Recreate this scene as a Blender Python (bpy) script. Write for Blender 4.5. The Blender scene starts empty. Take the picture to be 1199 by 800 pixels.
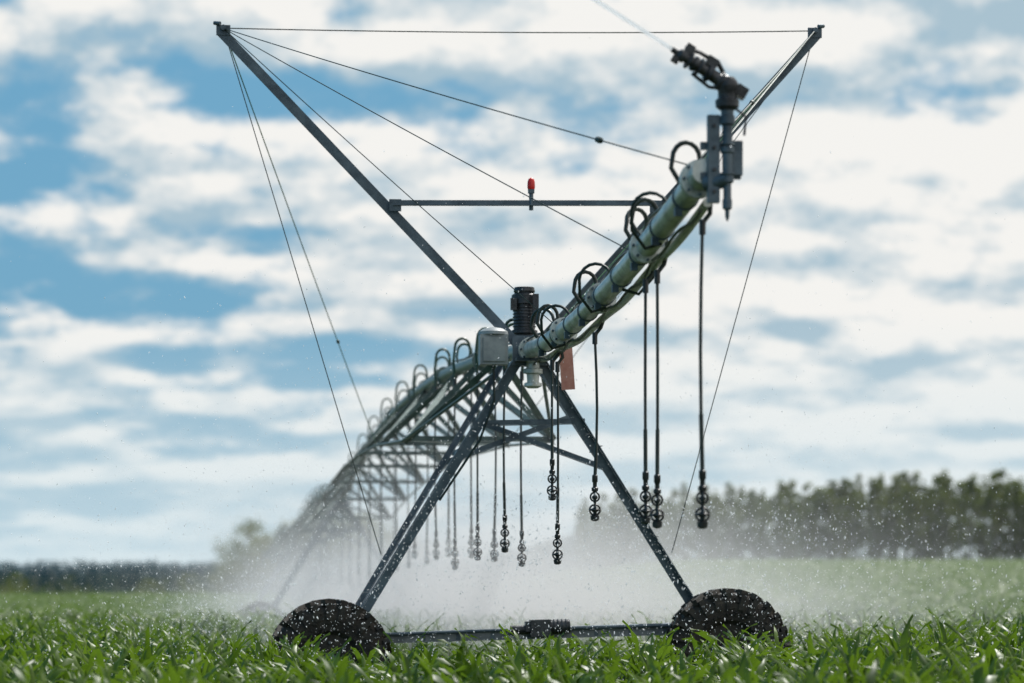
import bpy, math, random
import numpy as np
from mathutils import Vector, Matrix
random.seed(7); rng=np.random.default_rng(7)
scene=bpy.context.scene
try:
    scene.view_settings.view_transform='Standard'; scene.view_settings.look='None'; scene.view_settings.exposure=0
except Exception as e: print(e)
HC=1.5
# ------------------------------------------------------------------ helpers
def ss(a,b,x):
    t=max(0.0,min(1.0,(x-a)/(b-a))); return t*t*(3-2*t)
def H(X,Y):
    hL=-0.55*ss(40,78,Y)-0.95*ss(78,125,Y)-9.5*ss(265,900,Y)
    hR=-0.3*ss(40,78,Y)+2.65*ss(95,520,Y)
    w=ss(-30,34,X)
    return hL*(1-w)+hR*w+0.03*math.sin(X*0.31+Y*0.17)*ss(20,60,Y)+0.10*ss(0.5,2.2,X)*ss(18,27,Y)*(1-ss(35,60,Y))
O=Vector((0.15,30.0,0)); U=Vector((-0.0989,0.9951,0)); V=Vector((0.9951,0.0989,0))
def M(u,v,z): return O+U*u+V*v+Vector((0,0,z))

class MB:
    def __init__(s): s.v=[]; s.f=[]; s.m=[]
    def add(s,vs,fs,mi=0):
        b=len(s.v); s.v+= [tuple(x) for x in vs]; s.f+=[tuple(b+i for i in f) for f in fs]; s.m+=[mi]*len(fs)
    def tube(s,pts,r,seg=8,mi=0,cap=True):
        pts=[Vector(p) for p in pts]; n=len(pts)
        rs=r if isinstance(r,(list,tuple)) else [r]*n
        t0=(pts[1]-pts[0]).normalized()
        ref=Vector((0,0,1)) if abs(t0.z)<0.9 else Vector((1,0,0))
        a=t0.cross(ref).normalized(); vs=[]
        for i,p in enumerate(pts):
            t=(pts[min(i+1,n-1)]-pts[max(i-1,0)]).normalized()
            a=(a-t*a.dot(t)).normalized(); b=t.cross(a)
            for k in range(seg):
                an=2*math.pi*k/seg
                vs.append(p+(a*math.cos(an)+b*math.sin(an))*rs[i])
        fs=[]
        for i in range(n-1):
            for k in range(seg):
                k2=(k+1)%seg
                fs.append((i*seg+k,i*seg+k2,(i+1)*seg+k2,(i+1)*seg+k))
        if cap:
            fs.append(tuple(range(seg))[::-1]); fs.append(tuple((n-1)*seg+k for k in range(seg)))
        s.add(vs,fs,mi)
    def box(s,c,ax,ay,az,sx,sy,sz,mi=0):
        c=Vector(c); vs=[]
        for i in (-1,1):
            for j in (-1,1):
                for k in (-1,1):
                    vs.append(c+ax*(i*sx/2)+ay*(j*sy/2)+az*(k*sz/2))
        s.add(vs,[(0,1,3,2),(4,6,7,5),(0,4,5,1),(2,3,7,6),(0,2,6,4),(1,5,7,3)],mi)
    def mbox(s,u,v,z,su,sv,sz,mi=0):
        s.box(M(u,v,z),U,V,Vector((0,0,1)),su,sv,sz,mi)
    def angle(s,p,q,w=0.08,t=0.008,mi=0,flip=1,ref=None):
        p=Vector(p); q=Vector(q); d=(q-p); L=d.length; d.normalize()
        ref=ref or U
        a=(ref-d*ref.dot(d)).normalized()*flip; b=d.cross(a).normalized(); c=(p+q)/2
        s.box(c+a*w/2,d,a,b,L,w,t,mi)
        s.box(c+b*(w/2+t/2+0.001),d,a,b,L-0.004,t,w,mi)
    def ring(s,c,nrm,R,r,seg=18,mi=0,sub=6):
        nrm=Vector(nrm).normalized(); ref=Vector((0,0,1)) if abs(nrm.z)<0.9 else Vector((1,0,0))
        a=nrm.cross(ref).normalized(); b=nrm.cross(a); vs=[]; fs=[]
        for i in range(seg):
            an=2*math.pi*i/seg; d=a*math.cos(an)+b*math.sin(an)
            for k in range(sub):
                bn=2*math.pi*k/sub
                vs.append(Vector(c)+d*(R+r*math.cos(bn))+nrm*(r*math.sin(bn)))
        for i in range(seg):
            for k in range(sub):
                fs.append((i*sub+k,((i+1)%seg)*sub+k,((i+1)%seg)*sub+(k+1)%sub,i*sub+(k+1)%sub))
        s.add(vs,fs,mi)
    def lathe(s,c,axis,prof,seg=16,mi=0):
        axis=Vector(axis).normalized(); c=Vector(c)
        s.tube([c+axis*h for h,r in prof],[max(r,0.0005) for h,r in prof],seg,mi)
    def obj(s,name,mats,parent=None,smooth=True,bevel=0):
        me=bpy.data.meshes.new(name); me.from_pydata(s.v,[],s.f)
        for m in mats: me.materials.append(m)
        me.polygons.foreach_set('material_index',s.m)
        if smooth: me.polygons.foreach_set('use_smooth',[True]*len(s.f))
        me.update()
        if smooth:
            try: me.set_sharp_from_angle(angle=math.radians(38))
            except Exception as e: print(e)
        o=bpy.data.objects.new(name,me); scene.collection.objects.link(o)
        if parent: o.parent=parent
        return o
def empty(name,parent=None):
    o=bpy.data.objects.new(name,None); scene.collection.objects.link(o)
    if parent: o.parent=parent
    return o

# ------------------------------------------------------------------ materials
def newmat(name):
    m=bpy.data.materials.new(name); m.use_nodes=True; nt=m.node_tree
    return m,nt,nt.nodes['Principled BSDF']
def N(nt,t,**k):
    n=nt.nodes.new(t)
    for a,b in k.items(): setattr(n,a,b)
    return n
def ramp(nt,src,stops):
    r=N(nt,'ShaderNodeValToRGB'); e=r.color_ramp.elements
    while len(e)<len(stops): e.new(0.5)
    for i,(p,c) in enumerate(stops):
        e[i].position=p; e[i].color=(*c,1)
    nt.links.new(src,r.inputs[0]); return r.outputs[0]
def noisy(name,c1,c2,scale=6,rough=0.5,metal=0.0,bump=0.1,c3=None,spec=None):
    m,nt,b=newmat(name)
    tc=N(nt,'ShaderNodeTexCoord'); n=N(nt,'ShaderNodeTexNoise'); n.inputs['Scale'].default_value=scale; n.inputs['Detail'].default_value=8; n.inputs['Roughness'].default_value=0.65
    nt.links.new(tc.outputs['Object'],n.inputs['Vector'])
    st=[(0.35,c1),(0.62,c2)]
    if c3: st.append((0.75,c3))
    nt.links.new(ramp(nt,n.outputs['Fac'],st),b.inputs['Base Color'])
    mr=N(nt,'ShaderNodeMapRange'); mr.inputs[3].default_value=rough-0.12; mr.inputs[4].default_value=rough+0.18
    nt.links.new(n.outputs['Fac'],mr.inputs[0]); nt.links.new(mr.outputs[0],b.inputs['Roughness'])
    b.inputs['Metallic'].default_value=metal
    bp=N(nt,'ShaderNodeBump'); bp.inputs['Strength'].default_value=bump; bp.inputs['Distance'].default_value=0.02
    n2=N(nt,'ShaderNodeTexNoise'); n2.inputs['Scale'].default_value=scale*6; n2.inputs['Detail'].default_value=4
    nt.links.new(tc.outputs['Object'],n2.inputs['Vector']); nt.links.new(n2.outputs['Fac'],bp.inputs['Height']); nt.links.new(bp.outputs[0],b.inputs['Normal'])
    return m
steel=noisy('dark_galvanised_steel',(0.04,0.062,0.085),(0.11,0.15,0.185),5,0.45,0.35,0.15)
pipem=noisy('galvanised_pipe',(0.32,0.35,0.33),(0.72,0.75,0.73),4,0.34,0.4,0.12,(0.36,0.35,0.30))
trussm=noisy('green_galvanised_truss',(0.03,0.06,0.06),(0.08,0.13,0.125),4,0.45,0.3,0.1)
rubber=noisy('hose_rubber',(0.006,0.012,0.012),(0.02,0.035,0.03),10,0.4,0,0.1)
greenhose=noisy('green_hose',(0.008,0.035,0.022),(0.02,0.07,0.04),10,0.35,0,0.1)
plastic=noisy('dark_plastic',(0.008,0.01,0.012),(0.03,0.035,0.04),12,0.4,0,0.1)
gunm=noisy('gun_metal',(0.012,0.015,0.02),(0.055,0.06,0.07),12,0.35,0.3,0.2)
mud=noisy('muddy_tyre',(0.014,0.013,0.012),(0.045,0.04,0.034),9,0.75,0,0.5,(0.15,0.13,0.10))
boxm=noisy('grey_box_paint',(0.20,0.23,0.25),(0.33,0.36,0.37),6,0.45,0,0.05)
redm=noisy('red_lens',(0.6,0.01,0.008),(0.75,0.02,0.015),5,0.25)
pinkm=noisy('faded_red_plate',(0.42,0.16,0.13),(0.55,0.28,0.23),9,0.6)
cablem=noisy('steel_cable',(0.02,0.035,0.035),(0.07,0.09,0.08),10,0.5,0.4)
gcable=noisy('green_cable',(0.03,0.13,0.05),(0.06,0.22,0.09),10,0.5)
rustm=noisy('beam_steel',(0.09,0.11,0.13),(0.22,0.24,0.26),4,0.5,0.3,0.2,(0.22,0.15,0.11))
spanpipe=noisy('weathered_span_pipe',(0.09,0.13,0.12),(0.22,0.27,0.255),4,0.42,0.4,0.12)

def leafmat(name,ca,cb,cc,trans=0.35,rough=0.4,tint=(0.25,0.5,0.06),scale=3,spec=0.5):
    m,nt,b=newmat(name)
    oi=N(nt,'ShaderNodeObjectInfo'); geo=N(nt,'ShaderNodeNewGeometry')
    n=N(nt,'ShaderNodeTexNoise'); n.inputs['Scale'].default_value=scale; n.inputs['Detail'].default_value=2
    nt.links.new(geo.outputs['Position'],n.inputs['Vector'])
    mth=N(nt,'ShaderNodeMath',operation='MULTIPLY_ADD'); mth.inputs[1].default_value=0.35
    nt.links.new(oi.outputs['Random'],mth.inputs[0])
    ms=N(nt,'ShaderNodeMath',operation='MULTIPLY_ADD'); ms.inputs[1].default_value=1.0; ms.inputs[2].default_value=-0.17
    nt.links.new(n.outputs['Fac'],ms.inputs[0]); nt.links.new(ms.outputs[0],mth.inputs[2])
    col=ramp(nt,mth.outputs[0],[(0.25,ca),(0.5,cb),(0.8,cc)])
    nt.links.new(col,b.inputs['Base Color']); b.inputs['Roughness'].default_value=rough; b.inputs['Specular IOR Level'].default_value=spec
    tr=N(nt,'ShaderNodeBsdfTranslucent')
    mx=N(nt,'ShaderNodeMix',data_type='RGBA'); mx.inputs[0].default_value=0.6
    nt.links.new(col,mx.inputs[6]); mx.inputs[7].default_value=(*tint,1); nt.links.new(mx.outputs[2],tr.inputs[0])
    mix=N(nt,'ShaderNodeMixShader'); mix.inputs[0].default_value=trans
    nt.links.new(b.outputs[0],mix.inputs[1]); nt.links.new(tr.outputs[0],mix.inputs[2])
    nt.links.new(mix.outputs[0],nt.nodes['Material Output'].inputs['Surface'])
    return m
cornm=leafmat('corn_leaf',(0.028,0.066,0.008),(0.068,0.13,0.014),(0.14,0.21,0.026),0.32,0.42,(0.20,0.35,0.02),0.8,0.3)
stemm=noisy('corn_stalk',(0.05,0.13,0.03),(0.09,0.2,0.05),8,0.5)
treem=leafmat('haze_lightened_tree_leaf',(0.055,0.085,0.03),(0.085,0.12,0.035),(0.16,0.18,0.05),0.45,0.7,(0.24,0.30,0.06),0.25,0.2)  # greens raised so the base colour carries the aerial haze
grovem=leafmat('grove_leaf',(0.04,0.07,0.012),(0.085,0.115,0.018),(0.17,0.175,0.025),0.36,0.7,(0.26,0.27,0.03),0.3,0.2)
farm=leafmat('haze_tinted_forest_leaf',(0.012,0.05,0.085),(0.02,0.07,0.10),(0.035,0.10,0.115),0.15,0.9,(0.04,0.11,0.13),0.02,0.05)  # bluish aerial haze of the far forest is put into the leaf colour
barkm=noisy('bark',(0.12,0.115,0.10),(0.40,0.39,0.35),2,0.9)

# ------------------------------------------------------------------ world
w=bpy.data.worlds.new('World'); scene.world=w; w.use_nodes=True; nt=w.node_tree
L=nt.links.new; bg=nt.nodes['Background']; bg.inputs[1].default_value=0.1
SUN_EL=52; SUN_AZ=28
sky=N(nt,'ShaderNodeTexSky'); sky.sky_type='NISHITA'; sky.sun_disc=False
sky.sun_elevation=math.radians(SUN_EL); sky.sun_rotation=math.radians(SUN_AZ)
tc=N(nt,'ShaderNodeTexCoord'); sp=N(nt,'ShaderNodeSeparateXYZ'); L(tc.outputs['Generated'],sp.inputs[0])
def mth(op,a,b=None,c=None,clamp=False):
    n=N(nt,'ShaderNodeMath',operation=op); n.use_clamp=clamp
    for i,x in enumerate((a,b,c)):
        if x is None: continue
        if isinstance(x,(int,float)): n.inputs[i].default_value=x
        else: L(x,n.inputs[i])
    return n.outputs[0]
zc=mth('MAXIMUM',sp.outputs[2],0.0)
zl=mth('LOGARITHM',mth('ADD',zc,0.085),math.e)
def dens(off,hs,vs_,detail,seed,dist=0.2,rough=0.55):
    cx=N(nt,'ShaderNodeCombineXYZ')
    L(mth('MULTIPLY_ADD',sp.outputs[0],hs,seed),cx.inputs[0]); L(mth('MULTIPLY_ADD',sp.outputs[1],hs,seed*0.37),cx.inputs[1])
    L(mth('MULTIPLY_ADD',mth('ADD',zl,off),vs_,seed*1.7),cx.inputs[2])
    n=N(nt,'ShaderNodeTexNoise'); n.inputs['Scale'].default_value=1.0; n.inputs['Detail'].default_value=detail; n.inputs['Roughness'].default_value=rough; n.inputs['Distortion'].default_value=dist
    L(cx.outputs[0],n.inputs['Vector']); return n.outputs['Fac']
def cl(off):
    return mth('MULTIPLY_ADD',dens(off,7.5,7.5,2,4.3,0.0),0.50,mth('MULTIPLY',dens(off,23.0,10.0,7,9.1,0.0,0.58),0.50))
d1=cl(0.0); d2=cl(0.05)
bias=mth('MULTIPLY_ADD',sp.outputs[0],0.50,0.06)
dd=mth('ADD',d1,bias)
cov=N(nt,'ShaderNodeMapRange'); cov.interpolation_type='SMOOTHSTEP'; cov.inputs[1].default_value=0.43; cov.inputs[2].default_value=0.54; L(dd,cov.inputs[0])
lit=mth('MULTIPLY_ADD',mth('SUBTRACT',d1,d2),8.0,mth('MULTIPLY_ADD',sp.outputs[0],1.6,0.64),clamp=True)
def mixc(f,a,b):
    n=N(nt,'ShaderNodeMix',data_type='RGBA')
    if isinstance(f,(int,float)): n.inputs[0].default_value=f
    else: L(f,n.inputs[0])
    for i,x in ((6,a),(7,b)):
        if isinstance(x,tuple): n.inputs[i].default_value=(*x,1)
        else: L(x,n.inputs[i])
    return n.outputs[2]
cloud=mixc(lit,(4.0,5.4,6.3),(9.1,9.0,8.7))
blue=mixc(0.15,(1.1,3.5,5.5),sky.outputs[0])
col=mixc(cov.outputs[0],blue,cloud)
hz=N(nt,'ShaderNodeMapRange'); hz.inputs[1].default_value=0.0; hz.inputs[2].default_value=0.085; hz.inputs[3].default_value=0.85; hz.inputs[4].default_value=0.0; L(zc,hz.inputs[0])
col=mixc(hz.outputs[0],col,(6.3,7.7,8.3))
L(col,bg.inputs[0])

# sun
sl=bpy.data.lights.new('sun','SUN'); sl.energy=4.5; sl.angle=math.radians(0.6); sl.color=(1,0.975,0.93)
so=bpy.data.objects.new('sun',sl); scene.collection.objects.link(so)
sd=Vector((math.sin(math.radians(SUN_AZ))*math.cos(math.radians(SUN_EL)),math.cos(math.radians(SUN_AZ))*math.cos(math.radians(SUN_EL)),math.sin(math.radians(SUN_EL))))
so.rotation_euler=sd.to_track_quat('Z','Y').to_euler()

# camera
cd=bpy.data.cameras.new('camera'); co=bpy.data.objects.new('camera',cd); scene.collection.objects.link(co); scene.camera=co
co.location=(0,0,HC); co.rotation_euler=(math.radians(90),0,0)
cd.sensor_width=36; cd.lens=3480/1199*36; cd.shift_y=(668-400)/1199; cd.clip_end=12000; cd.clip_start=0.5
cd.dof.use_dof=True; cd.dof.focus_distance=26.5; cd.dof.aperture_fstop=1.5

# ------------------------------------------------------------------ ground
n=240; ts=np.linspace(-1,1,n)
xs=[math.copysign(abs(t)**3.2*5000,t) for t in ts]
ys=[ -200+ (t**2.6)*7200 for t in np.linspace(0,1,300)]
g=MB(); vs=[(x,y,H(x,y)) for y in ys for x in xs]
fs=[(j*n+i,j*n+i+1,(j+1)*n+i+1,(j+1)*n+i) for j in range(len(ys)-1) for i in range(n-1)]
g.add(vs,fs)
gm,gt,gb=newmat('field_soil')
tcn=N(gt,'ShaderNodeNewGeometry'); nn=N(gt,'ShaderNodeTexNoise'); nn.inputs['Scale'].default_value=0.9; nn.inputs['Detail'].default_value=6; nn.inputs['Roughness'].default_value=0.7
gt.links.new(tcn.outputs['Position'],nn.inputs['Vector'])
near=ramp(gt,nn.outputs['Fac'],[(0.35,(0.03,0.028,0.015)),(0.7,(0.05,0.065,0.02))])
far=ramp(gt,nn.outputs['Fac'],[(0.35,(0.04,0.10,0.012)),(0.7,(0.10,0.19,0.025))])
sx=N(gt,'ShaderNodeSeparateXYZ'); gt.links.new(tcn.outputs['Position'],sx.inputs[0])
mr=N(gt,'ShaderNodeMapRange'); mr.inputs[1].default_value=60; mr.inputs[2].default_value=220; gt.links.new(sx.outputs[1],mr.inputs[0])
mxx=N(gt,'ShaderNodeMix',data_type='RGBA'); gt.links.new(mr.outputs[0],mxx.inputs[0]); gt.links.new(near,mxx.inputs[6]); gt.links.new(far,mxx.inputs[7])
gt.links.new(mxx.outputs[2],gb.inputs['Base Color']); gb.inputs['Roughness'].default_value=0.95
g.obj('ground',[gm])

# ------------------------------------------------------------------ GN instancer
def instancer(name,protos,pts,rots,scls,idx,mats=()):
    coll=bpy.data.collections.new(name+'_parts')
    for i,(nm,me) in enumerate(protos):
        coll.objects.link(bpy.data.objects.new('%s_%02d'%(nm,i),me))
    me=bpy.data.meshes.new(name); me.from_pydata([tuple(p) for p in pts],[],[])
    a=me.attributes.new('rot','FLOAT_VECTOR','POINT'); a.data.foreach_set('vector',np.array(rots,dtype=np.float32).ravel())
    a=me.attributes.new('scl','FLOAT_VECTOR','POINT'); a.data.foreach_set('vector',np.array(scls,dtype=np.float32).ravel())
    a=me.attributes.new('idx','INT','POINT'); a.data.foreach_set('value',np.array(idx,dtype=np.int32).ravel())
    o=bpy.data.objects.new(name,me); scene.collection.objects.link(o)
    ng=bpy.data.node_groups.new(name+'_gn','GeometryNodeTree')
    ng.interface.new_socket('Geometry',in_out='INPUT',socket_type='NodeSocketGeometry')
    ng.interface.new_socket('Geometry',in_out='OUTPUT',socket_type='NodeSocketGeometry')
    gi=ng.nodes.new('NodeGroupInput'); go=ng.nodes.new('NodeGroupOutput')
    ip=ng.nodes.new('GeometryNodeInstanceOnPoints'); ci=ng.nodes.new('GeometryNodeCollectionInfo')
    ci.inputs['Collection'].default_value=coll; ci.inputs['Separate Children'].default_value=True; ci.inputs['Reset Children'].default_value=True
    def na(nm,t):
        x=ng.nodes.new('GeometryNodeInputNamedAttribute'); x.data_type=t; x.inputs[0].default_value=nm
        return [s for s in x.outputs if s.enabled and s.name=='Attribute'][0]
    l=ng.links.new
    l(gi.outputs[0],ip.inputs['Points']); l(ci.outputs[0],ip.inputs['Instance']); ip.inputs['Pick Instance'].default_value=True
    l(na('idx','INT'),ip.inputs['Instance Index']); l(na('rot','FLOAT_VECTOR'),ip.inputs['Rotation']); l(na('scl','FLOAT_VECTOR'),ip.inputs['Scale'])
    l(ip.outputs[0],go.inputs[0])
    md=o.modifiers.new('instances','NODES'); md.node_group=ng
    return o
def rawmesh(b,name,mats,smooth=False):
    me=bpy.data.meshes.new(name); me.from_pydata(b.v,[],b.f)
    for m in mats: me.materials.append(m)
    me.polygons.foreach_set('material_index',b.m)
    if smooth: me.polygons.foreach_set('use_smooth',[True]*len(b.f))
    me.update(); return me

# ------------------------------------------------------------------ corn
def corn(seed):
    r=random.Random(seed); b=MB()
    h=0.44
    b.tube([(0,0,-0.02),(0.01,0,h*0.5),(0,0.01,h)],[0.016,0.013,0.006],6,1)
    nl=9; a0=r.uniform(0,6.28)
    for i in range(nl):
        t=i/(nl-1); az=a0+i*math.pi+r.uniform(-0.5,0.5); z0=0.06+t*(h-0.06)
        Ln=(0.42+0.22*math.sin(math.pi*min(1,t+0.15)))*r.uniform(0.8,1.15); el=math.radians(52+32*t+r.uniform(-8,8))
        W=0.033*r.uniform(0.75,1.2)*(0.6+0.5*math.sin(math.pi*min(1,t+0.2)))+0.006
        bend=math.radians(r.uniform(85,155)*(1-0.42*t)); tw=r.uniform(-0.9,0.9)
        d=Vector((math.cos(az),math.sin(az),0)); s=Vector((-math.sin(az),math.cos(az),0)); p=Vector((0,0,z0)); ns=8; vs=[]
        for k in range(ns+1):
            q=k/ns; e=el-bend*q**1.7; tg=d*math.cos(e)+Vector((0,0,math.sin(e))); nrm=s.cross(tg)
            wv=W*(0.55+1.1*q if q<0.35 else 0.94*(1-((q-0.35)/0.65)**2.0)) + 0.001
            s2=(s*math.cos(tw*q)+nrm*math.sin(tw*q))
            rip=0.010*math.sin(q*16+i)
            vs+= [p+s2*wv+nrm*(0.3*wv+rip),p,p-s2*wv+nrm*(0.3*wv-rip)]
            p=p+tg*(Ln/ns)
        fs=[]
        for k in range(ns):
            a=k*3; fs+=[(a,a+1,a+4,a+3),(a+1,a+2,a+5,a+4)]
        b.add(vs,fs,0)
    return rawmesh(b,'corn_plant',[cornm,stemm],True)
cprot=[('corn_plant',corn(s)) for s in range(10)]
pts=[];rots=[];scl=[];idx=[]
def scatter(y0,y1,dens_,hs,vsc,xl=lambda y:-(0.21*y+3),xr=lambda y:0.21*y+3):
    y=y0
    while y<y1:
        st=max(0.5,(y1-y0)/200); a=xl(y);b=xr(y)
        k=rng.poisson((b-a)*st*dens_)
        X=rng.uniform(a,b,k); Y=y+rng.uniform(0,st,k)
        for x,yy in zip(X,Y):
            if yy<40 and min(abs(x+1.9),abs(x-2.2))<0.75 and abs(yy-30)<0.45: continue
            patch=1+0.09*math.sin(x*1.3+yy*0.7)*math.sin(x*0.6-yy*1.1)
            pts.append((x,yy,H(x,yy))); rots.append((rng.uniform(-.15,.15),rng.uniform(-.15,.15),rng.uniform(0,6.28)))
            s=hs*rng.uniform(0.8,1.15); scl.append((s,s,vsc*patch*rng.uniform(0.74,1.2))); idx.append(int(rng.integers(0,10)))
        y+=st
scatter(12,27,9,1.05,1.03)
scatter(27,50,8,1.03,0.97)
scatter(50,120,4.5,1.35,0.97)
scatter(120,300,1.5,2.2,1.0)
scatter(300,600,0.5,3.2,1.1,lambda y:-0.05*y,lambda y:0.21*y)
instancer('corn_field',cprot,pts,rots,scl,idx)
print('corn',len(pts))

# ------------------------------------------------------------------ trees
def tree(seed,h,cw,base,kind):
    r=random.Random(seed); b=MB()
    b.tube([(0,0,-0.5),(r.uniform(-.2,.2),r.uniform(-.2,.2),h*0.5),(0,0,h*0.95)],[0.022*h*0.55,0.013*h*0.6,0.02],6,1)
    cl=[]
    nc=42 if kind=='tall' else 32
    for i in range(nc):
        t=r.random()**(0.85 if kind=='tall' else 1)
        zz=h*(base+(1-base)*t)
        if kind=='tall': R=cw*(0.2+0.95*math.sin(math.pi*min(1,(0.15+0.84*t)))**0.9)
        else: R=cw*(0.3+0.9*math.sqrt(max(0,1-(2*t-0.9)**2*0.75)))
        an=r.uniform(0,6.28); rr=R*math.sqrt(r.uniform(0.1,1))
        c=Vector((math.cos(an)*rr,math.sin(an)*rr,zz)); cl.append((c,r.uniform(0.35,0.9)*cw*(0.42 if kind!='tall' else 0.36)))
        b.tube([(0,0,zz-rr*0.7-0.3),c*0.5+Vector((0,0,(zz-rr*0.5)*0.5)),c],[0.006*h*0.6,0.004*h*0.6,0.02],4,1)
    for c,R in cl:
        for k in range(52):
            d=Vector((r.gauss(0,1),r.gauss(0,1),r.gauss(0,0.85))); d=d.normalized()*R*r.uniform(0.3,1.5)
            p=c+d; s=r.uniform(0.08,0.21)*h/16
            a=Vector((r.gauss(0,1),r.gauss(0,1),r.gauss(0,1))).normalized(); q=a.cross(Vector((r.gauss(0,1),r.gauss(0,1),r.gauss(0,1)))).normalized()
            b.add([p-a*s-q*s*.6,p+a*s-q*s*.4,p+a*s*.7+q*s,p-a*s*.8+q*s*.7],[(0,1,2,3)],0)
    return b
def treemass(name,protos,spec):
    p=[];ro=[];sc=[];ix=[]
    for (x,y,s,sxy) in spec:
        p.append((x,y,H(x,y)-0.2)); ro.append((0,0,random.uniform(0,6.28))); sc.append((s*sxy,s*sxy,s)); ix.append(random.randrange(len(protos)))
    return instancer(name,protos,p,ro,sc,ix)
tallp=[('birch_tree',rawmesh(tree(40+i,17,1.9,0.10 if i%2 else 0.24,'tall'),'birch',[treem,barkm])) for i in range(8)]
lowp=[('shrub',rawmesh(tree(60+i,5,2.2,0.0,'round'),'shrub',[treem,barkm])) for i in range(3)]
spec=[]
for row in range(5):
    x=16.0
    while x<190:
        y=600+row*6+ (150-x)*0.25
        s=0.95+0.17*ss(30,110,x)+random.uniform(-0.17,0.10)-(0.05 if row<2 else 0)
        spec.append((x+random.uniform(-.8,.8),y+random.uniform(-2,2),s,random.uniform(0.75,1.2))); x+=random.uniform(1.8,4.0)
treemass('tree_row',tallp,spec)
spec=[]
for row in range(3):
    x=14.0
    while x<190:
        spec.append((x,598+row*18+(150-x)*0.25,random.uniform(0.35,0.85),random.uniform(1.0,1.6))); x+=random.uniform(1.4,3.2)
treemass('hedge',lowp,spec)
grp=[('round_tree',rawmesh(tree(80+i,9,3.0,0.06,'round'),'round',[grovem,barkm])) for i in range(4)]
spec=[]
for i in range(44):
    x=-29.3+i*0.42+random.uniform(-.4,.4); y=300+random.uniform(-8,12)
    spec.append((x,y,(0.62+0.28*ss(-29,-26.5,x))*random.uniform(0.75,1.05),random.uniform(0.8,1.15)))
treemass('tree_grove',grp,spec)
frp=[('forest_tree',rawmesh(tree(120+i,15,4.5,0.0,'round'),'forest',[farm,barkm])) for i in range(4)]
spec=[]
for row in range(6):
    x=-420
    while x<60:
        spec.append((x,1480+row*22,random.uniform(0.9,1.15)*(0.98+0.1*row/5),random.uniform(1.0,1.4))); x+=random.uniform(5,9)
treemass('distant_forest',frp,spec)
spec=[]
for i in range(26):
    x=-72+i*1.6+random.uniform(-2,2); y=350+random.uniform(-15,40)
    if random.random()<0.8: spec.append((x,y,random.uniform(0.2,0.42),random.uniform(1.0,1.6)))
treemass('bushes',grp,spec)

# ------------------------------------------------------------------ irrigation machine
root=empty('center_pivot_irrigation_machine')
ZT=3.72; UEND=-11.0; S1=45.0
def gz(u): p=M(u,0,0); return H(p.x,p.y)
def zp(u):
    if u<=0:
        t=min(1.0,-u/11.0); return ZT-0.10*math.sin(math.pi*t**0.8)+0.34*t*t
    k=int(u//S1); t=(u-k*S1)/S1
    za=ZT+gz(k*S1); zb=ZT+gz((k+1)*S1)
    return za*(1-t)+zb*t+0.78*4*t*(1-t)
b=MB()
us=np.linspace(UEND,0,24)
b.tube([M(u,0,zp(u)) for u in us],0.084,20,0)
for u in (-0.4,-3.2,-5.8,-8.4,-10.75):
    for du in (-0.03,0.03):
        b.tube([M(u+du-0.012,0,zp(u)),M(u+du+0.012,0,zp(u))],0.125,20,0)
    for k in range(8):
        a=k*math.pi/4
        b.tube([M(u-0.07,0.105*math.cos(a),zp(u)+0.105*math.sin(a)),M(u+0.07,0.105*math.cos(a),zp(u)+0.105*math.sin(a))],0.011,6,1)
for u in np.arange(-10.2,-0.8,1.05):
    b.tube([M(u-0.02,0,zp(u)),M(u+0.02,0,zp(u))],0.092,18,1)
    b.mbox(u,-0.05,zp(u)-0.10,0.05,0.05,0.06,1)
b.tube([M(u,0.115,zp(u)-0.085+0.012*math.sin(u*2.2)) for u in np.linspace(-10.4,0,40)],0.032,10,0)
b.tube([M(u,-0.02+0.02*math.sin(u*3),zp(u)+0.105+0.012*math.sin(u*4.1)) for u in np.linspace(-10.4,0.2,60)],0.013,6,2)
b.tube([M(u,0.05+0.02*math.sin(u*2.3),zp(u)-0.125+0.02*math.sin(u*5.1)) for u in np.linspace(-10.4,0.2,60)],0.012,6,2)
b.obj('boom_pipe',[pipem,steel,rubber],root)
b=MB()
for k in range(3):
    us=np.linspace(k*S1,(k+1)*S1-0.001,36)
    b.tube([M(u,0,zp(u)) for u in us],0.084,14,3)
    for u in np.arange(k*S1+5,(k+1)*S1,6.0):
        b.tube([M(u-0.03,0,zp(u)),M(u+0.03,0,zp(u))],0.13,14,3)
    b.tube([M(u,0.03*math.sin(u*2),zp(u)+0.11+0.01*math.sin(u*3)) for u in us],0.014,5,1)
    nst=8; st=[k*S1+0.8]+[k*S1+ (i)*S1/nst for i in range(1,nst)]+[(k+1)*S1-0.8]
    def ch(u,sd):
        e=min(1,(u-k*S1)/5.0,((k+1)*S1-u)/5.0)
        return M(u,sd*(0.12+0.78*e),zp(u)-0.08-0.87*e)
    tm=2
    for i,u in enumerate(st):
        for sd in (-1,1):
            if 0<i<len(st)-1:
                b.angle(M(u,sd*0.06,zp(u)-0.06),ch(u,sd),0.06,0.007,tm)
            if i<len(st)-1:
                b.tube([ch(u,sd),ch(st[i+1],sd)],0.02,6,tm)
                if i>0: b.angle(M((u+st[i+1])/2,sd*0.06,zp((u+st[i+1])/2)-0.06),ch(u,sd),0.06,0.007,tm)
                if i<len(st)-2: b.angle(M((u+st[i+1])/2,sd*0.06,zp((u+st[i+1])/2)-0.06),ch(st[i+1],sd),0.06,0.007,tm)
        if 0<i<len(st)-1:
            b.angle(ch(u,-1),ch(u,1),0.055,0.007,tm)
        if 0<i<len(st)-2:
            b.tube([ch(u,-1),ch(st[i+1],1)],0.008,5,tm)
b.obj('span_truss',[pipem,rubber,trussm,spanpipe],root)

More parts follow.
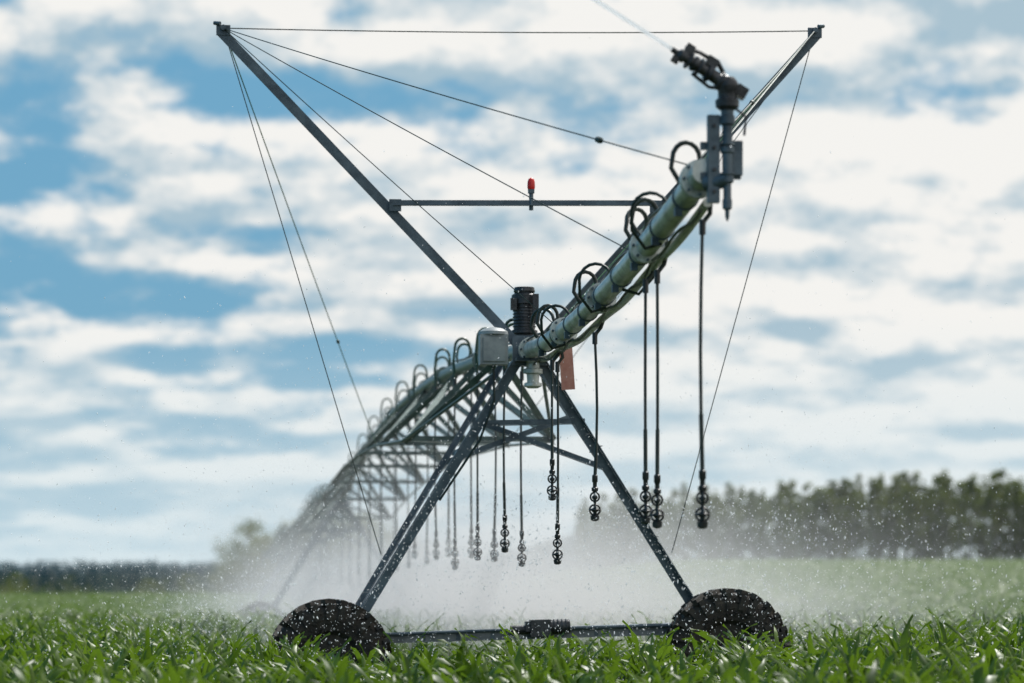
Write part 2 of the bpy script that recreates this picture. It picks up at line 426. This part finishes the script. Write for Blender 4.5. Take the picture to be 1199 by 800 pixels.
# towers
def tower(u0,main=False):
    t=empty('drive_tower',root)
    b=MB(); zt=zp(u0)
    def G(v): p=M(u0,v,0); return H(p.x,p.y)
    zL,zR=G(-2)+0.86,G(2)+0.86
    for sd in (-1,1):
        foot=1.84; zb=zL if sd<0 else zR
        b.angle(M(u0-0.22,sd*0.10,zt-0.02),M(u0-0.10,sd*foot,zb),0.085,0.01,0,-sd)
        b.angle(M(u0+0.8,sd*0.10,zp(u0+0.8)-0.05),M(u0+0.12,sd*foot,zb),0.055,0.007,0,sd)
        for f in (0.35,0.68):
            p=M(u0-0.22,sd*0.10,zt).lerp(M(u0-0.10,sd*foot,zb),f); q=M(u0+0.8,sd*0.10,zt).lerp(M(u0+0.12,sd*foot,zb),f)
            b.angle(p,q,0.04,0.005,0,1,V)
        b.tube([M(u0-0.10,sd*(foot-0.05),zb+0.02),M(u0-0.10,sd*(foot-0.05),zb+0.12)],0.05,8,0)
    def LP(f,sd,rear=False):
        zb=zL if sd<0 else zR
        return (M(u0+0.8,sd*0.1,zt).lerp(M(u0+0.12,sd*1.84,zb),f)) if rear else (M(u0-0.22,sd*0.1,zt).lerp(M(u0-0.1,sd*1.84,zb),f))
    b.angle(LP(0.27,-1),LP(0.27,1),0.05,0.006,0)
    b.angle(LP(0.40,-1,True),LP(0.24,1,True),0.05,0.006,0)
    b.angle(LP(0.24,-1,True),LP(0.43,1,True),0.05,0.006,0)
    b.mbox(u0+0.0,0,zt-0.12,0.9,0.3,0.03,0); b.mbox(u0-0.25,0,zt-0.02,0.03,0.34,0.3,0)
    b.obj('tower_legs',[steel],t,False)
    b=MB()
    def BP(u,v,dz): return M(u,v,zL+(zR-zL)*(v+1.84)/3.68+dz)
    dv=(BP(0,1,0)-BP(0,-1,0)).normalized(); up=Vector((0,0,1))
    b.box(BP(u0,0,-0.05),U,dv,up,0.10,3.5,0.10,0)
    for i in range(9): b.box(BP(u0-0.053,-1.4+i*0.35,-0.05),U,dv,up,0.006,0.04,0.07,1)
    b.tube([BP(u0-0.085,-1.6,-0.01),BP(u0-0.085,-0.2,0.0)],0.018,8,1); b.tube([BP(u0-0.085,0.3,0.0),BP(u0-0.085,1.6,0.0)],0.022,8,1)
    b.box(BP(u0-0.12,0.12,0.01),U,dv,up,0.2,0.2,0.17,2); b.tube([BP(u0-0.12,0.22,0.02),BP(u0-0.12,0.42,0.02)],0.07,12,2)
    b.box(BP(u0-0.12,0.0,0.03),U,dv,up,0.14,0.06,0.1,2); b.tube([BP(u0-0.12,-0.18,0.0),BP(u0-0.12,0.0,0.0)],0.045,10,2)
    for i in range(4): b.ring(BP(u0-0.12,0.26+0.04*i,0.02),V,0.07,0.008,14,2)
    b.obj('base_beam',[rustm,steel,gunm],t,True)
    for sd in (-1,1):
        g0=G(2*sd); wz=g0+0.6; b=MB(); c=M(u0-0.26,sd*2.0,wz)
        R=0.58; W=0.18
        prof=[(-W*0.55,0.27),(-W*0.85,0.31),(-W,0.43),(-W*0.92,0.52),(-W*0.7,R-0.01),(-W*0.3,R),(0,R+0.004),(W*0.3,R),(W*0.7,R-0.01),(W*0.92,0.52),(W,0.43),(W*0.85,0.33),(W*0.55,0.30)]
        seg=48; vs=[];fs=[]
        for k in range(seg):
            a=2*math.pi*k/seg; d=V*math.cos(a)+Vector((0,0,math.sin(a)))
            for h,r in prof: vs.append(c+U*h+d*r)
        m=len(prof)
        for k in range(seg):
            for j in range(m-1): fs.append((k*m+j,((k+1)%seg)*m+j,((k+1)%seg)*m+j+1,k*m+j+1))
        b.add(vs,fs,0)
        for k in range(24):
            a=2*math.pi*(k+0.1*random.random())/24
            for side in (-1,1):
                a2=a+(0.13 if side>0 else 0)
                d=V*math.cos(a2)+Vector((0,0,math.sin(a2))); tg=V*(-math.sin(a2))+Vector((0,0,math.cos(a2)))
                ax=(U*side*0.8+tg*0.6).normalized(); ay=d.cross(ax).normalized()
                b.box(c+U*side*W*0.52+d*(R+0.010),ax,ay,d,W*1.05,0.055,0.06,0)
                b.box(c+U*side*(W*0.97)+d*(0.50),d,tg,U,0.17,0.055,0.05,0)
        for k in range(700):
            a=random.uniform(0,6.28); d=V*math.cos(a)+Vector((0,0,math.sin(a)))
            if random.random()<0.4: hh=random.uniform(-W,W); rr=R+random.uniform(-0.02,0.015)
            else: hh=-W*random.uniform(0.92,1.0); rr=random.uniform(0.3,0.55)
            s=random.uniform(0.005,0.016); b.lathe(c+U*hh+d*rr,d,[(-s,s*.3),(0,s),(s*.8,s*.4)],5,0)
        b.lathe(c-U*0.09,U,[(0,0.29),(0.01,0.28),(0.02,0.12),(0.0,0.11)],24,0)
        b.lathe(c-U*0.12,U,[(0,0.07),(0.05,0.09),(0.2,0.1),(0.34,0.08)],14,1)
        for k in range(8):
            a=k*math.pi/4; b.tube([c-U*0.11+(V*math.cos(a)+Vector((0,0,math.sin(a))))*0.19,c-U*0.05+(V*math.cos(a)+Vector((0,0,math.sin(a))))*0.19],0.015,6,1)
        b.obj('wheel',[mud,rustm],t,True)
        b=MB(); b.mbox(u0-0.04,sd*1.9,g0+0.72,0.16,0.22,0.3); b.obj('wheel_gearbox',[steel],t,False)
    return t
tower(0,True); tower(S1); tower(2*S1)

# mast
b=MB()
TL=M(-0.1,-3.05,6.9); TR=M(-0.1,2.93,6.98)
b.angle(M(-0.1,-0.05,3.78),TL,0.085,0.012,0,1); b.angle(M(-0.1,0.05,3.78),TR,0.085,0.012,0,-1)
b.angle(M(-0.13,-1.36,5.15),M(-0.13,1.30,5.18),0.055,0.007,0,1,Vector((0,0,1)))
for T,s in ((TL,-1),(TR,1)):
    b.box(T+Vector((0,0,-0.02)),V,U,Vector((0,0,1)),0.14,0.03,0.10,0)
    b.tube([T-U*0.05,T+U*0.07],0.03,8,0); b.tube([T+V*s*0.03-U*0.04+Vector((0,0,.04)),T+V*s*0.09+Vector((0,0,.05))],0.02,8,0)
b.mbox(-0.16,-1.34,5.15,0.02,0.12,0.12,0); b.mbox(-0.16,1.29,5.17,0.02,0.12,0.12,0)
b.obj('mast_arms',[steel],root,False)
b=MB()
b.tube([M(-0.13,0.03,5.12),M(-0.13,0.03,5.3)],0.022,8,1); b.mbox(-0.13,0.03,5.31,0.06,0.06,0.04,1)
b.lathe(M(-0.13,0.03,5.33),(0,0,1),[(0,0.035),(0.02,0.04),(0.07,0.038),(0.1,0.03),(0.115,0.01)],14,0)
b.obj('beacon_light',[redm,steel],root)
# cables
b=MB()
def cable(p,q,sag=0.02,r=0.0055,mi=0,n_=14):
    b.tube([p.lerp(q,i/n_)-Vector((0,0,sag*4*(i/n_)*(1-i/n_))) for i in range(n_+1)],r,5,mi)
cable(TL,TR,0.03,0.006)
pe=M(-10.6,-0.02,zp(-10.6)+0.12); pm=M(-7.6,0,zp(-7.6)+0.1); pn=M(-2.6,0,zp(-2.6)+0.1)
for T,mi in ((TL,0),(TR,1)):
    cable(T,pe,0.02,0.005,0); cable(T,pm,0.02,0.005,0); cable(T,pn,0.02,0.005,mi)
cable(TR,M(-5.2,0,zp(-5.2)+0.1),0.02,0.0045,0)
cable(TL,M(-0.12,-1.48,1.66),0.0,0.005,0); cable(TR,M(-0.12,1.46,1.68),0.0,0.005,0)
cbk=M(11.5,-0.9,zp(11.5)-0.95)
cable(TL,cbk,0.03,0.006,1); cable(TR,M(11.5,0.9,zp(11.5)-0.95),0.03,0.005,0)
def turnb(p,q,f,s=1):
    c=p.lerp(q,f)-Vector((0,0,0.08*f*(1-f))); d=(q-p).normalized()
    b.lathe(c-d*0.05*s,d,[(0,0.008),(0.015*s,0.024*s),(0.05*s,0.026*s),(0.085*s,0.024*s),(0.1*s,0.008)],8,0)
    b.box(c,d,U,d.cross(U),0.16*s,0.03,0.012,0)
turnb(TL,pe,0.86,0.9); turnb(TR,pe,0.62,0.8); turnb(TL,cbk,0.68,0.8)
b.obj('stay_cables',[cablem,gcable],root)

# tower top equipment
b=MB()
b.mbox(-0.32,-0.37,3.70,0.2,0.28,0.30,0); b.lathe(M(-0.32,-0.37,3.85),(0,0,1),[(0,0.15),(0.03,0.145),(0.06,0.10),(0.075,0.02)],16,0)
b.mbox(-0.43,-0.37,3.70,0.012,0.22,0.24,0)
b.tube([M(-0.32,-0.37,3.55),M(-0.32,-0.36,3.2),M(-0.25,-0.5,2.8),M(-0.2,-0.9,2.2)],0.014,6,1)
b.obj('control_box',[boxm,rubber],root)
b=MB()
b.lathe(M(0.25,0.0,3.78),(0,0,1),[(0,0.09),(0.12,0.1),(0.13,0.135),(0.16,0.135),(0.17,0.11),(0.42,0.11),(0.43,0.13),(0.52,0.13),(0.54,0.10),(0.56,0.11),(0.60,0.10)],16,0)
for i in range(7): b.ring(M(0.25,0,3.98+i*0.032),(0,0,1),0.112,0.008,16,0)
b.mbox(0.1,0.1,4.15,0.05,0.06,0.3,0); b.mbox(0.15,-0.12,4.2,0.06,0.06,0.12,0)
b.lathe(M(-0.3,0.03,3.32),(0,0,1),[(0,0.05),(0.02,0.09),(0.05,0.09),(0.06,0.06),(0.14,0.065),(0.15,0.1),(0.19,0.1),(0.2,0.07),(0.30,0.07)],14,1)
b.obj('flex_joint',[gunm,pipem],root)
b=MB()
pc=M(-1.4,0.24,3.47); tz=(Vector((0,0,1))+V*-0.07).normalized(); tv=tz.cross(U)
b.box(pc,U,tv,tz,0.012,0.13,0.46,0); b.tube([M(-1.4,0.22,3.68),M(-1.4,0.1,3.76),M(-1.4,0,3.7)],0.012,6,1)
b.obj('reflector_plate',[pinkm,steel],root,False)

# drops
heads=[]
def drop(b,u,side,zb,du=0.0,lod=0,gap=0.13,hmat=0,boom=False,ex=0.0):
    z=zp(u); P=[]
    top=z+0.30; r=gap/2+0.02
    v0=0.0
    if boom: v0=-0.10
    P.append(M(u,v0*0.6,z+0.06)); P.append(M(u,v0-side*0.02,z+0.16))
    ns=8 if lod==0 else 5
    v1=v0+side*2*r
    for k in range(ns+1):
        a=math.pi*(1-k/ns); P.append(M(u+du*k/ns,v0+side*(r+r*1.15*math.cos(a)),top-0.08+0.11*math.sin(a)))
    if boom:
        va=v1+0.0+ex
        P+= [M(u+du,v1+0.07,z+0.08),M(u+du,v1+0.085,z-0.04),M(u+du,va+0.05,z-0.14),M(u+du,va+0.01,z-0.19)]
    else:
        P.append(M(u+du,v1+side*0.03,z+0.05)); va=v1+side*0.01
    P.append(M(u+du,va,z-0.24))
    sg=8 if lod==0 else 5
    b.tube(P,0.0165,sg,hmat)
    zt=z-0.22; wob=random.uniform(-.02,.02)
    L_=[M(u+du,va+wob*math.sin(math.pi*q),zt+(zb+0.3-zt)*q) for q in (0,.25,.5,.75,1)]
    b.tube(L_,0.0115,sg,1)
    b.tube([M(u+du,va,z-0.28),M(u+du,va,z-0.18)],0.022,sg,2)
    b.tube([L_[3],L_[4]],0.015,sg,1)
    c=M(u+du,va,zb)
    b.lathe(c,(0,0,1),[(0.20,0.012),(0.21,0.028),(0.235,0.03),(0.245,0.018),(0.28,0.018),(0.29,0.025),(0.34,0.025),(0.35,0.014)],10 if lod==0 else 6,2)
    if lod==0:
        b.ring(c+Vector((0,0,0.16)),U,0.038,0.008,14,2); b.ring(c+Vector((0,0,0.16)),V,0.038,0.008,14,2)
        b.lathe(c,(0,0,1),[(0.135,0.012),(0.15,0.026),(0.165,0.026),(0.175,0.012)],10,2)
        b.ring(c+Vector((0,0,0.05)),U,0.045,0.008,14,2); b.ring(c+Vector((0,0,0.05)),V,0.045,0.008,14,2)
        b.ring(c+Vector((0,0,0.05)),(0,0,1),0.045,0.007,14,2)
        b.lathe(c,(0,0,1),[(-0.045,0.013),(-0.035,0.034),(0.0,0.038),(0.01,0.016),(0.03,0.015),(0.05,0.04),(0.056,0.04),(0.07,0.012),(0.12,0.013)],12,2)
    else:
        b.lathe(c,(0,0,1),[(-0.04,0.02),(-0.02,0.04),(0.05,0.045),(0.1,0.02),(0.14,0.04),(0.2,0.02)],6,2)
    heads.append((u+du,va,zb))
b=MB()
for (u,side,zb,du,hm,ex) in [(-10.35,1,1.82,0,0,0.03),(-8.45,1,1.85,0,0,0.01),(-8.15,1,1.89,0.22,0,0),(-4.95,1,1.96,0,0,0),(-2.1,1,2.20,0,0,-0.04),(-1.55,1,1.60,-0.2,0,0.05)]:
    drop(b,u,side,zb,du,0,0.12,hm,True,ex)
for u in (-9.4,-7.4,-6.4,-3.6):
    z=zp(u); s=random.choice((-1,1))
    b.tube([M(u,0,z+0.07)]+[M(u+0.02*k,s*(0.11-0.12*math.cos(math.pi*k/8)),z+0.08+0.12*math.sin(math.pi*k/8)) for k in range(9)]+[M(u+0.2,s*0.22,z-0.05),M(u+0.25,s*0.12,z-0.17),M(u+0.3,0.0,z-0.13)],0.013,8,0)
b.obj('boom_drop_hoses',[rubber,rubber,plastic],root)
b=MB(); u=0.55; i=0
while u<3*S1-1:
    if min(u%S1,S1-u%S1)>0.4:
        drop(b,u,1 if i%2 else -1,gz(u)+1.62+random.uniform(-.08,.12)+0.0,0,0 if u<14 else 1,0.12,0)
    u+=1.6 if u<10 else 2.2; i+=1
b.obj('span_drop_hoses',[greenhose,rubber,plastic],root)

# end gun
b=MB(); ue=UEND
b.mbox(ue-0.05,0.045,4.13,0.06,0.075,0.56,0); b.mbox(ue-0.03,0.19,4.14,0.05,0.09,0.22,0); b.mbox(ue,0.1,4.22,0.04,0.26,0.05,0); b.mbox(ue,0.1,4.03,0.04,0.26,0.04,0)
for q in range(4): b.tube([M(ue-0.1,0.045,3.92+q*0.14),M(ue+0.0,0.045,3.92+q*0.14)],0.012,6,2)
b.ring(M(ue-0.09,0.13,4.22),(0,0,1),0.04,0.007,14,0); b.ring(M(ue-0.09,0.13,4.03),(0,0,1),0.04,0.007,14,0)
rc=M(ue-0.08,0.13,0)
b.lathe(rc,(0,0,1),[(3.73,0.004),(3.76,0.014),(3.80,0.015),(3.81,0.03),(3.86,0.032),(3.88,0.026),(3.97,0.026),(3.98,0.042),(4.02,0.042),(4.03,0.032),(4.16,0.034),(4.17,0.045),(4.20,0.045),(4.21,0.033),(4.34,0.033),(4.35,0.05),(4.40,0.05),(4.41,0.04),(4.46,0.042)],16,0)
b.tube([M(ue,0,3.98),M(ue-0.04,0.06,3.98),M(ue-0.08,0.13,4.0)],0.05,12,0)
b.lathe(rc,(0,0,1),[(4.44,0.05),(4.46,0.075),(4.50,0.078),(4.52,0.06),(4.56,0.06),(4.58,0.072),(4.62,0.068),(4.65,0.045)],16,2)
g0=rc+Vector((0,0,4.60)); g1=M(ue-0.16,-0.24,4.81); gd=(g1-g0).normalized(); gl=(g1-g0).length
b.lathe(g0-gd*0.03,gd,[(0,0.03),(0.02,0.058),(0.08,0.055),(0.10,0.042),(0.16,0.04),(0.165,0.055),(0.19,0.055),(0.2,0.038),(0.27,0.036),(0.275,0.05),(0.30,0.05),(0.305,0.034),(0.36,0.03),(0.365,0.042),(0.40,0.04),(0.42,0.02),(gl+0.03,0.018)],14,2)
gn=gd.cross(U).normalized()
if gn.z<0: gn=-gn
b.tube([g0+gn*0.03+U*0.05,g0+gd*0.12+gn*0.085,g0+gd*0.26+gn*0.08,g0+gd*0.36+gn*0.055],[0.014,0.016,0.013,0.018],8,2)
b.box(g0+gd*0.16+gn*0.07,gd,gn,U,0.08,0.06,0.05,2); b.box(g0+gd*0.33+gn*0.055,gd,gn,U,0.06,0.07,0.05,2); b.box(g0+gd*0.38-gn*0.045,gd,gn,U,0.05,0.04,0.04,2)
b.tube([g0-gn*0.03,g0+gd*0.1-gn*0.075,g0+gd*0.24-gn*0.06],0.012,8,2)
for q in (0.06,0.14,0.22,0.3): b.ring(g0+gd*q,gd,0.052,0.009,14,2)
b.box(g0-gd*0.10+gn*0.01,gd,gn,U,0.08,0.07,0.09,2)
b.tube([rc+Vector((0,0,4.47))+V*0.03,rc+Vector((0,0,4.40))+V*0.12,rc+Vector((0,0,4.28))+V*0.11],0.009,6,2)
b.obj('end_gun',[steel,pipem,gunm],root)

# ------------------------------------------------------------------ water
wm,wt,wb=newmat('water_white')
wb.inputs['Roughness'].default_value=0.35
nn=N(wt,'ShaderNodeTexNoise'); nn.inputs['Scale'].default_value=20; wt.links.new(ramp(wt,nn.outputs['Fac'],[(0.3,(0.8,0.85,0.88)),(0.7,(0.95,0.97,0.98))]),wb.inputs['Base Color'])
tr=N(wt,'ShaderNodeBsdfTranslucent'); tr.inputs[0].default_value=(0.97,0.98,1,1); mxs=N(wt,'ShaderNodeMixShader'); mxs.inputs[0].default_value=0.78
wt.links.new(wb.outputs[0],mxs.inputs[1]); wt.links.new(tr.outputs[0],mxs.inputs[2]); wt.links.new(mxs.outputs[0],wt.nodes['Material Output'].inputs['Surface'])
def drp():
    b=MB(); b.lathe((0,0,0),(0,0,1),[(-1.3,0.1),(-0.6,0.8),(0.1,0.9),(1.0,0.3)],5,0); return rawmesh(b,'droplet',[wm])
dp=[('droplet',drp())]
pts=[];rots=[];scl=[];idx=[]
def dadd(p,s,st=1.0,rot=(0,0,0)):
    pts.append(tuple(p)); rots.append(rot); scl.append((s,s,s*st)); idx.append(0)
J=[]
spd=17.0; vel=gd*spd
for k in range(60):
    t=k*0.02; J.append(g1+vel*t+Vector((0,0,-4.9*t*t)))
b=MB()
b.tube([p+Vector((random.uniform(-1,1),0,random.uniform(-1,1)))*0.002*k for k,p in enumerate(J[:34])],[0.013+0.0016*k*random.uniform(0.7,1.3) for k in range(34)],8,0)
b.obj('water_jet',[wm])
for k in range(3600):
    t=random.random()**0.8*1.1; sp_=0.012+0.16*t
    p=g1+vel*t+Vector((0,0,-4.9*t*t-abs(random.gauss(0,0.12*t*t))))+Vector((random.gauss(0,sp_*.5),random.gauss(0,sp_*.5),random.gauss(0,sp_*.5)))
    dadd(p,random.uniform(0.002,0.005),1.3,(random.uniform(0,3),random.uniform(0,3),0))
for (u,v,z) in heads:
    if u>75: continue
    nd= 800 if u<0 else (1500 if u<25 else 600)
    for k in range(nd):
        R=4.6; q=random.random()**0.7; a=random.uniform(0,6.28); r=R*q
        g_=gz(u)
        zz=z+0.35*q-(z-g_+0.3)*q**2.2*random.uniform(0.5,1.15)+random.gauss(0,0.12)
        p=M(u+r*math.sin(a),v+r*math.cos(a),zz)
        if zz<g_+0.1 or p.y<21: continue
        dadd(p,0.0018+0.0042*random.random()**2.2,random.uniform(1,2.6),(random.gauss(0,0.5),random.gauss(0,0.5),0))
for k in range(26000):
    y=random.uniform(22,48); x=random.gauss(0.0,0.13*y*0.75); z=0.4+abs(random.gauss(0,1.6))
    dadd((x,y,z),0.0016+0.003*random.random()**2.5,random.uniform(1,2.6),(random.gauss(0,0.5),random.gauss(0,0.5),0))
instancer('water_droplets',dp,pts,rots,scl,idx)
print('drops',len(pts))

# mist volume
def mist(name,u0,u1,hw,h,dmax,latw,hz0):
    b=MB(); c=M((u0+u1)/2,0,0); Lh=(u1-u0)/2
    g_=-1.6
    b.add([(-hw,-Lh,g_),(hw,-Lh,g_),(hw,Lh,g_),(-hw,Lh,g_),(-hw,-Lh,h),(hw,-Lh,h),(hw,Lh,h),(-hw,Lh,h)],[(0,3,2,1),(4,5,6,7),(0,1,5,4),(1,2,6,5),(2,3,7,6),(3,0,4,7)])
    m=bpy.data.materials.new(name+'_volume'); m.use_nodes=True; t=m.node_tree
    for n_ in list(t.nodes): t.nodes.remove(n_)
    out=N(t,'ShaderNodeOutputMaterial'); vs_=N(t,'ShaderNodeVolumeScatter'); t.links.new(vs_.outputs[0],out.inputs['Volume'])
    vs_.inputs['Color'].default_value=(0.96,0.99,1.0,1); vs_.inputs['Anisotropy'].default_value=0.42
    tc=N(t,'ShaderNodeTexCoord'); s=N(t,'ShaderNodeSeparateXYZ'); t.links.new(tc.outputs['Object'],s.inputs[0])
    def mm(op,a,b_=None,c_=None,cl=False):
        n_=N(t,'ShaderNodeMath',operation=op); n_.use_clamp=cl
        for i_,x in enumerate((a,b_,c_)):
            if x is None: continue
            if isinstance(x,(int,float)): n_.inputs[i_].default_value=x
            else: t.links.new(x,n_.inputs[i_])
        return n_.outputs[0]
    lx=mm('DIVIDE',mm('SUBTRACT',s.outputs[0],1.0),latw); lx2=mm('MULTIPLY',lx,lx)
    wx=mm('DIVIDE',mm('SUBTRACT',s.outputs[0],3.4),latw); wx2=mm('MULTIPLY',wx,wx)
    lat=mm('MULTIPLY_ADD',mm('EXPONENT',mm('MULTIPLY',wx2,-0.28)),0.14,mm('EXPONENT',mm('MULTIPLY',lx2,-1.0)))
    zz=mm('DIVIDE',mm('MAXIMUM',mm('SUBTRACT',s.outputs[2],0.2),0),hz0); ver=mm('EXPONENT',mm('MULTIPLY',mm('MULTIPLY',zz,zz),-1.0))
    ey=mm('MULTIPLY_ADD',s.outputs[1],-0.45/Lh,0.55,cl=True)
    no=N(t,'ShaderNodeTexNoise'); no.inputs['Scale'].default_value=0.4; no.inputs['Detail'].default_value=0; t.links.new(tc.outputs['Object'],no.inputs['Vector'])
    nz=mm('MAXIMUM',mm('MULTIPLY_ADD',no.outputs['Fac'],3.0,-0.6),0.1)
    d=mm('MULTIPLY',mm('MULTIPLY',lat,ver),mm('MULTIPLY',mm('MULTIPLY',ey,nz),dmax))
    t.links.new(d,vs_.inputs['Density'])
    o=b.obj(name,[m],None,False); o.location=c; o.rotation_euler=(0,0,math.atan2(-U.x,U.y))
    return o
mist('water_mist',1.0,88,9.0,5.0,0.15,2.6,1.6)
